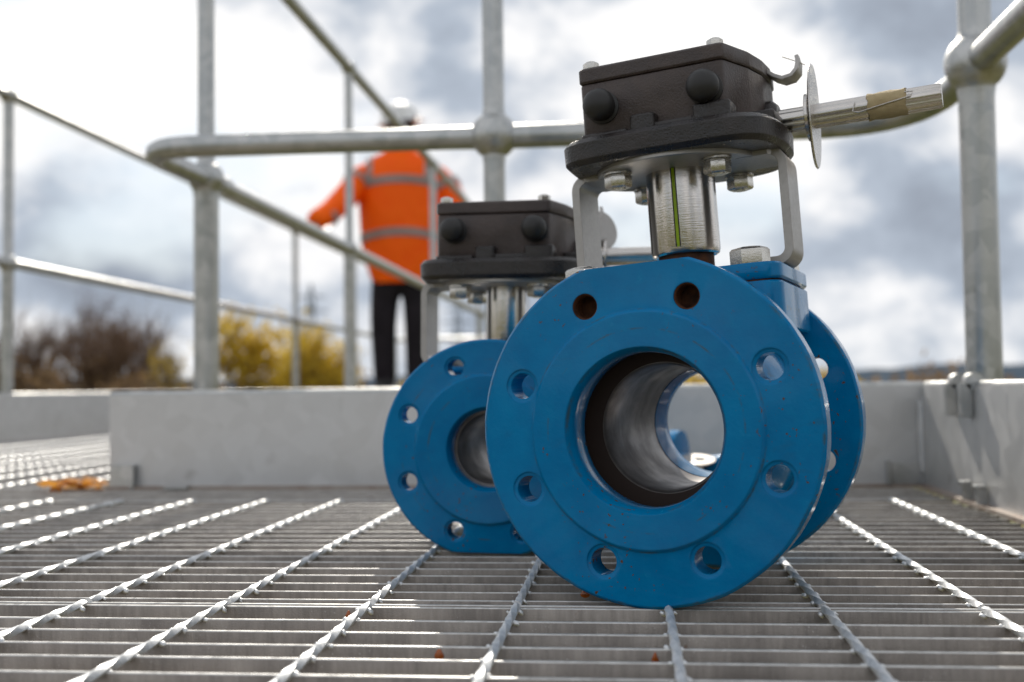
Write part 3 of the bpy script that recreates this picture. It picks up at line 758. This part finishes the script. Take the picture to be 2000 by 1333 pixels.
# fallen leaves at the end of the toe board
rnd = random.Random(5)
bm = bmesh.new()
for i in range(60):
    x = rnd.gauss(-.80, .022); y = rnd.gauss(1.565, .018); z = .003+rnd.random()*.010; s = rnd.uniform(.008, .016)
    m = Matrix.Translation((x, y, z)) @ Euler((rnd.uniform(-.6, .6), rnd.uniform(-.6, .6), rnd.random()*6)).to_matrix().to_4x4()
    vs = [bm.verts.new(m @ V((s*a, s*b, s*.25*abs(b)))) for a, b in ((-1, 0), (-.3, -.45), (.5, -.4), (1, 0), (.5, .4), (-.3, .45))]
    bm.faces.new(vs)
tag(finish(bm, 'leaf_litter', DLEAF, None, 0), 'little heap of dry orange leaves at the left end of the wide toe board', 'leaf litter', None, 'stuff')

# ------------------------------------------------------------------ person in orange coat
def skin_mesh(name, verts, edges, m, parent, sub=2):
    """verts: [(co, (rx, ry))]"""
    me = bpy.data.meshes.new(name); me.from_pydata([v[0] for v in verts], edges, []); o = bpy.data.objects.new(name, me); col.objects.link(o)
    md = o.modifiers.new('s', 'SKIN'); md.use_smooth_shade = True
    for i, v in enumerate(verts):
        sv = me.skin_vertices[0].data[i]; sv.radius = v[1] if isinstance(v[1], tuple) else (v[1], v[1]); sv.use_root = (i == 0)
    s = o.modifiers.new('u', 'SUBSURF'); s.levels = s.render_levels = sub
    dg = bpy.context.evaluated_depsgraph_get(); dg.update(); nm = bpy.data.meshes.new_from_object(o.evaluated_get(dg))
    o.modifiers.clear(); o.data = nm; nm.materials.clear(); nm.materials.append(m)
    for p in nm.polygons: p.use_smooth = True
    o.parent = parent; return o
def person():
    # local: x right in the picture, y away, z up
    e = empty('person', Matrix.Translation((-1.27, 6.28, 0)) @ Matrix.Rotation(R(5), 4, 'Z'))
    tag(e, 'person in orange hi-vis coat, dark trousers and white helmet, seen from behind', 'person')
    b = [((0, 0, .92), (.13, .10)), ((0, 0, 1.10), (.13, .10)), ((0, 0, 1.32), (.16, .10)), ((0, 0, 1.44), (.07, .065)), ((0, .01, 1.53), (.05, .05)), ((0, .02, 1.60), (.072, .085)), ((0, .02, 1.69), (.068, .085)),
         ((-.18, 0, 1.40), (.055, .055)), ((-.30, -.14, 1.20), (.042, .042)), ((-.40, -.32, 1.04), (.03, .03)), ((-.43, -.37, 1.03), (.03, .022)),
         ((.18, 0, 1.40), (.055, .055)), ((.32, -.04, 1.17), (.042, .042)), ((.42, -.12, 1.0), (.03, .03)), ((.44, -.15, .98), (.03, .022)),
         ((-.09, 0, .86), (.09, .09)), ((-.105, -.01, .50), (.062, .065)), ((-.10, .02, .10), (.04, .045)), ((-.11, -.07, .045), (.035, .03)),
         ((.09, 0, .86), (.085, .09)), ((.088, -.01, .50), (.062, .065)), ((.083, .02, .10), (.04, .045)), ((.125, -.07, .045), (.035, .03))]
    ed = [(0, 1), (1, 2), (2, 3), (3, 4), (4, 5), (5, 6), (2, 7), (7, 8), (8, 9), (9, 10), (2, 11), (11, 12), (12, 13), (13, 14), (0, 15), (15, 16), (16, 17), (0, 19), (19, 20), (20, 21)]
    # drop the toe vertices
    b2 = b[:18]+[b[19], b[20], b[21]]; ed2 = ed[:17]+[(0, 18), (18, 19), (19, 20)]
    skin_mesh('body', b2, ed2, SKIN, e)
    # ears and nose
    for sx in (-1, 1):
        bm = bmesh.new(); bmesh.ops.create_uvsphere(bm, u_segments=10, v_segments=8, radius=1, matrix=Matrix.Translation((sx*.078, .02, 1.63)) @ Matrix.Diagonal((.012, .02, .032, 1))); finish(bm, 'ear', SKIN, e, 60)
    # fingers closed on the rail
    for hx, hy, hz, sg in ((-.43, -.37, 1.03, -1), (.44, -.15, .98, 1)):
        for f in range(4):
            x0 = hx+sg*.012; y0 = hy-.035+f*.020; L = (.075, .085, .08, .065)[f]
            skin_mesh('finger', [((x0, y0, hz+.005), .010), ((x0+sg*L*.4, y0, hz+.008), .009), ((x0+sg*L*.75, y0, hz-.012), .0085), ((x0+sg*L*.75, y0, hz-.035), .0075)], [(0, 1), (1, 2), (2, 3)], SKIN, e, 1)
        skin_mesh('thumb', [((hx, hy+.03, hz), .011), ((hx-sg*.015, hy+.035, hz-.025), .0105), ((hx+sg*.008, hy+.03, hz-.045), .009)], [(0, 1), (1, 2)], SKIN, e, 1)
    # coat: an open shell of stacked ovals
    def shell(bm, rings, seg=40, mi=0, tk=.0):
        A = []
        for (cx, cy, z, rx, ry) in rings:
            A.append([bm.verts.new((cx+(rx+tk+.006*math.sin(5*a+z*9))*math.cos(a), cy+(ry+tk)*math.sin(a), z)) for a in [2*PI*i/seg for i in range(seg)]])
        for P, Q in zip(A, A[1:]):
            for i in range(seg): bm.faces.new([P[i], P[(i+1) % seg], Q[(i+1) % seg], Q[i]])
        return A
    prof = [(.02, 0, .735, .185, .13), (.015, 0, .80, .205, .145), (.012, 0, .92, .235, .155), (.008, 0, 1.06, .238, .155), (.004, 0, 1.20, .242, .158), (0, 0, 1.32, .25, .155), (0, 0, 1.40, .232, .14), (0, 0, 1.445, .19, .115), (0, .005, 1.475, .12, .09), (0, .01, 1.50, .085, .08), (0, .01, 1.56, .08, .078)]
    bm = bmesh.new(); shell(bm, prof); recalc(bm); c = finish(bm, 'coat', ORANGE, e, 70)
    def arm(pts, rr):
        return skin_mesh('sleeve', [(p, r) for p, r in zip(pts, rr)], [(i, i+1) for i in range(len(pts)-1)], ORANGE, c, 2)
    arm([(-.155, 0, 1.40), (-.24, -.05, 1.30), (-.31, -.15, 1.19), (-.36, -.25, 1.11), (-.44, -.37, 1.035)], [.085, .083, .077, .07, .06])
    arm([(.155, 0, 1.40), (.26, -.01, 1.28), (.33, -.04, 1.16), (.38, -.08, 1.07), (.425, -.125, 1.005)], [.085, .083, .072, .064, .054])
    def lerp_prof(z):
        for a, b_ in zip(prof, prof[1:]):
            if a[2] <= z <= b_[2]:
                t = (z-a[2])/(b_[2]-a[2]); return [a[i]+(b_[i]-a[i])*t for i in range(5)]
    def hoop(z, h, bow):
        bm = bmesh.new(); seg = 40; A = []
        for dz in (-h/2, h/2):
            rg = []
            for i in range(seg):
                a = 2*PI*i/seg; zz = z+dz-bow*(math.cos(a)**2); p = lerp_prof(min(max(zz, .74), 1.55))
                rg.append(bm.verts.new((p[0]+(p[3]+.006+.006*math.sin(5*a+zz*9))*math.cos(a), p[1]+(p[4]+.006)*math.sin(a), zz)))
            A.append(rg)
        for i in range(seg): bm.faces.new([A[0][i], A[0][(i+1) % seg], A[1][(i+1) % seg], A[1][i]])
        bmesh.ops.solidify(bm, geom=bm.faces[:], thickness=.003); finish(bm, 'reflective_band', BAND, c, 60)
    hoop(1.31, .045, .03); hoop(1.015, .045, .03)
    for sx in (-1, 1):
        bm = bmesh.new(); A = []
        for k in range(10):
            z = 1.29+.155*k/9; p = lerp_prof(z); x = sx*(.155-.0*k)
            yy = -math.sqrt(max(1-((x-p[0])/p[3])**2, .02))*p[4]-.006
            A.append([bm.verts.new((x+w, yy, z)) for w in (-.022, .022)])
        for P, Q in zip(A, A[1:]): bm.faces.new([P[0], P[1], Q[1], Q[0]])
        bmesh.ops.solidify(bm, geom=bm.faces[:], thickness=.003); finish(bm, 'shoulder_band', BAND, c, 60)
    for cen, d, r in (((-.24, -.05, 1.30), (-.07, -.10, -.11), .086), ((-.375, -.27, 1.085), (-.05, -.08, -.055), .066), ((.26, -.01, 1.28), (.07, -.03, -.12), .086), ((.39, -.09, 1.05), (.05, -.04, -.09), .066)):
        bm = bmesh.new(); d = V(d).normalized()*.02; tube(bm, [V(cen)-d, V(cen)+d], r, 24, False); bmesh.ops.solidify(bm, geom=bm.faces[:], thickness=.003); finish(bm, 'sleeve_band', BAND, c, 60)
    # trousers
    skin_mesh('trousers', [((0.005, 0, .93), (.15, .11)), ((.005, 0, .84), (.15, .115)), ((-.092, 0, .72), (.092, .095)), ((-.105, -.01, .48), (.075, .078)), ((-.098, .015, .12), (.062, .066)),
                           ((.088, 0, .72), (.092, .095)), ((.088, -.01, .48), (.075, .078)), ((.083, .015, .12), (.062, .066))], [(0, 1), (1, 2), (2, 3), (3, 4), (1, 5), (5, 6), (6, 7)], TROUS, e)
    for x in (-.098, .083):
        bm = bmesh.new(); prism(bm, chaikin([(x-.05, -.08), (x+.05, -.08), (x+.052, .10), (x+.03, .19), (x-.03, .19), (x-.052, .10)], 2), .0, .03)
        prism(bm, chaikin([(x-.046, -.075), (x+.046, -.075), (x+.048, .09), (x+.028, .18), (x-.028, .18), (x-.048, .09)], 2), .03, .085, ch=.02)
        tube(bm, [(x, -.02, .08), (x, -.02, .19)], [.052, .05], 20); recalc(bm); finish(bm, 'boot', BOOT, e, 50)
    # hair, collar and helmet
    bm = bmesh.new(); bmesh.ops.create_uvsphere(bm, u_segments=24, v_segments=16, radius=1, matrix=Matrix.Translation((0, .008, 1.635)) @ Matrix.Diagonal((.082, .092, .095, 1)))
    bmesh.ops.delete(bm, geom=[v for v in bm.verts if v.co.y > .05 or v.co.z < 1.56], context='VERTS'); finish(bm, 'hair', HAIR, e, 60)
    he = bmesh.new(); pr = [(.135, .0), (.128, .004), (.112, .012), (.110, .03), (.100, .065), (.078, .095), (.04, .112), (0, .117)]
    lathe(he, pr, 'Z', 40); recalc(he)
    for v in he.verts: v.co.y *= 1.12
    for i in range(3):
        tube(he, [V(((i-1)*.03, -.125*math.cos(t), .012+.108*math.sin(t))) for t in [PI*.08+PI*.84*k/12 for k in range(13)]], .006, 8)
    bmesh.ops.transform(he, matrix=Matrix.Translation((0, .02, 1.66)) @ Matrix.Rotation(R(-8), 4, 'Y') @ Matrix.Rotation(R(6), 4, 'X'), verts=he.verts)
    finish(he, 'helmet', HELM, e, 60)
    return e
person()

# ------------------------------------------------------------------ trees, scrub and pylons
def limb(bm, p, q, r0, r1, seg=5):
    tube(bm, [p, p.lerp(q, .5)+V((random.uniform(-1, 1), random.uniform(-1, 1), 0))*(q-p).length*.04, q], [r0, (r0+r1)/2, r1], seg, False)
def tree(x, y, top, rad, label, kind, seed, leaves=None, n=2600, shape=1.0, group=None, z0=-2.6, name='tree'):
    random.seed(seed); e = empty(name, V((x, y, z0))); tag(e, label, 'tree' if name == 'tree' else 'bush', group)
    H = top-z0; bm = bmesh.new(); tips = []
    def grow(p, d, L, r, lev):
        q = p+d*L; limb(bm, p, q, r, r*.66, 6 if lev < 2 else 4)
        if lev >= 4: tips.append((p, q)); return
        if lev >= 2: tips.append((p, q))
        for _ in range(3 if lev else 6):
            nd_ = (d+V((random.gauss(0, .55), random.gauss(0, .55), random.gauss(.12, .3)))*(.95 if lev else .8)).normalized()
            grow(p.lerp(q, random.uniform(.45, 1)), nd_, L*random.uniform(.58, .82), r*.55, lev+1)
    nst = 1 if kind != 'multi' else 3
    for s in range(nst):
        grow(V((random.uniform(-.4, .4)*(nst > 1), random.uniform(-.4, .4)*(nst > 1), 0)), V((random.uniform(-.12, .12)*nst, random.uniform(-.1, .1), 1)).normalized(), H*.36, H*.026, 0)
    zmax = max(q.z for _, q in tips); rmax = sorted(math.hypot(q.x, q.y) for _, q in tips)[int(len(tips)*.93)]
    sx, sz = rad/rmax, H/zmax
    for v in bm.verts: v.co.x *= sx; v.co.y *= sx; v.co.z *= sz
    tips = [(V((a.x*sx, a.y*sx, a.z*sz)), V((b.x*sx, b.y*sx, b.z*sz))) for a, b in tips]
    finish(bm, 'trunk', BARK, e, 60)
    bm = bmesh.new()
    for i in range(n):
        a, b = random.choice(tips); c = a.lerp(b, random.uniform(0, 1.1))+V((random.gauss(0, .16), random.gauss(0, .16), random.gauss(0, .14)))
        if leaves:
            s = random.uniform(.05, .13); m = Euler((random.random()*6, random.random()*6, random.random()*6)).to_matrix()
            vs = [bm.verts.new(c+m @ V((s*u, s*w, 0))) for u, w in ((-1, -.2), (0, -.6), (1, 0), (0, .6))]; bm.faces.new(vs)
        else:
            d = ((b-a).normalized()+V((random.gauss(0, .5), random.gauss(0, .5), random.gauss(.2, .4)))).normalized(); L = random.uniform(.25, .7); w = d.orthogonal().normalized()*random.uniform(.004, .010)
            w.rotate(Matrix.Rotation(random.random()*6, 3, d)); q = c+d*L
            bm.faces.new([bm.verts.new(v) for v in (c-w, c+w, q+w*.3, q-w*.3)])
    finish(bm, 'crown', leaves or TWIG, e, 0)
    return e
GT = 'bare brown trees on the left'; 
tree(-21.3, 38, 3.3, 1.9, 'leftmost bare brown tree, beside the far left rail post', 'multi', 11, None, 2300, group=GT)
tree(-20.2, 40.5, 4.0, 2.2, 'tallest bare brown tree, second from the left', 'multi', 12, None, 2600, group=GT)
tree(-17.9, 38.0, 3.1, 1.9, 'bare brown tree third from the left, sloping down to the scrub', 'multi', 13, None, 2300, group=GT)
tree(-14.6, 34.7, 1.75, .75, 'small sparse pale-brown sapling just left of the thick near post', 'single', 14, OLEAF, 420)
tree(-11.9, 35.0, 2.75, 1.55, 'yellow-leaved tree with open branches right of the thick near post', 'single', 15, YLEAF, 2600, group='yellow trees by the walkway')
tree(-9.75, 33.4, 2.1, 1.35, 'rounder yellow tree right beside the double rail posts', 'multi', 16, YLEAF, 4200, group='yellow trees by the walkway')
def bush(x, y, top, rx, m, label, seed, n=1500, group=None):
    rnd = random.Random(seed); e = empty('bush', V((x, y, -2.6))); tag(e, label, 'bush', group); H = top+2.6
    bm = bmesh.new()
    for i in range(9):
        a = rnd.random()*6.28; tube(bm, [V((0, 0, 0)), V((math.cos(a)*rx*.3, math.sin(a)*rx*.3, H*.45)), V((math.cos(a)*rx*.7, math.sin(a)*rx*.7, H*rnd.uniform(.6, .9)))], [.05, .03, .01], 5, False)
    finish(bm, 'stem', BARK, e, 60)
    bm = bmesh.new(); cl = [(V((rnd.uniform(-.8, .8)*rx, rnd.uniform(-.5, .5)*rx, H*rnd.uniform(.25, .85))), rnd.uniform(.25, .5)*min(rx, H*.45)) for _ in range(16)]
    for i in range(n):
        c0, r = rnd.choice(cl); d = V((rnd.gauss(0, 1), rnd.gauss(0, 1), rnd.gauss(0, 1))).normalized()*r*rnd.uniform(.5, 1.1); c = c0+d
        if c.z > H: c.z = H-rnd.random()*.2
        s = rnd.uniform(.06, .14); mm = Euler((rnd.random()*6, rnd.random()*6, rnd.random()*6)).to_matrix()
        bm.faces.new([bm.verts.new(c+mm @ V((s*u, s*w, 0))) for u, w in ((-1, -.2), (0, -.6), (1, 0), (0, .6))])
    finish(bm, 'foliage', m, e, 0)
GB = 'low scrub along the horizon'
for i, (x, y, t, rx, m, lb_) in enumerate(((-22, 36, 1.15, 2.0, BLEAF, 'brown scrub under the leftmost bare tree'), (-19.6, 36.5, 1.45, 2.2, BLEAF, 'dense brown scrub under the tallest bare tree'),
        (-17, 35, 1.05, 2.0, BLEAF, 'brown scrub under the third bare tree'), (-14.9, 33.5, .75, 1.5, BLEAF, 'low dark scrub left of the thick near post'), (-12.6, 33.5, .62, 1.4, BLEAF, 'low dark scrub below the open yellow tree'),
        (-10.8, 34.5, .70, 1.3, OLEAF, 'olive bush below and between the two yellow trees'), (-8.1, 34, .42, 1.6, YLEAF, 'low yellow bush behind the person\'s legs'),
        (3.5, 50, 1.05, 2.6, YLEAF, 'yellow-green bush seen through the bore of the large valve'), (9.7, 56, .95, 1.8, YLEAF, 'yellow-green bush seen through a bolt hole of the rear flange'))):
    bush(x, y, t, rx, m, lb_, 30+i, 1500 if i < 3 else 1500, GB)
bm = bmesh.new(); rnd = random.Random(77)
for i in range(9000):
    x = rnd.uniform(-60, 90); y = 130+rnd.uniform(-6, 6); z = -2.6+abs(rnd.gauss(0, 1))*1.5*(1+.5*noise.noise(V((x*.1, 0, 0)))); s = rnd.uniform(.3, .7)
    mm = Euler((rnd.random()*6, rnd.random()*6, rnd.random()*6)).to_matrix()
    bm.faces.new([bm.verts.new(V((x, y, z))+mm @ V((s*u, s*w, 0))) for u, w in ((-1, -.2), (0, -.6), (1, 0), (0, .6))])
tag(finish(bm, 'hedgerow', BLEAF, None, 0), 'distant dark hedgerow stretching along the horizon', 'hedge', None, 'stuff')
def pylon(x, y, top, label):
    e = empty('pylon', V((x, y, -2.6))); tag(e, label, 'pylon', 'distant electricity pylons'); H = top+2.6; s = H/42
    bm = bmesh.new(); lv = [(0, 4.2), (.2, 3.2), (.4, 2.3), (.55, 1.6), (.7, 1.2), (.85, 1.0), (1, .1)]
    for (a, wa), (b, wb) in zip(lv, lv[1:]):
        ca = [V((sx*wa*s, sy*wa*s, a*H)) for sx, sy in ((-1, -1), (1, -1), (1, 1), (-1, 1))]; cb = [V((sx*wb*s, sy*wb*s, b*H)) for sx, sy in ((-1, -1), (1, -1), (1, 1), (-1, 1))]
        for i in range(4):
            tube(bm, [ca[i], cb[i]], .22*s, 4); tube(bm, [ca[i], cb[(i+1) % 4]], .14*s, 4); tube(bm, [ca[(i+1) % 4], cb[i]], .14*s, 4)
    finish(bm, 'tower', PYL, e, 0)
    for h, w in ((.62, 6), (.75, 7), (.88, 5.5)):
        bm = bmesh.new(); tube(bm, [(-w*s, 0, h*H), (0, 0, h*H+1.3*s), (w*s, 0, h*H)], .22*s, 4); tube(bm, [(-w*s, 0, h*H), (w*s, 0, h*H)], .2*s, 4); finish(bm, 'cross_arm', PYL, e, 0)
pylon(-117, 409, 39.6, 'grey lattice pylon between the two yellow trees and the double posts')
pylon(-74.8, 494, 39.5, 'faint lattice pylon to the right of the small valve gearbox bracket')
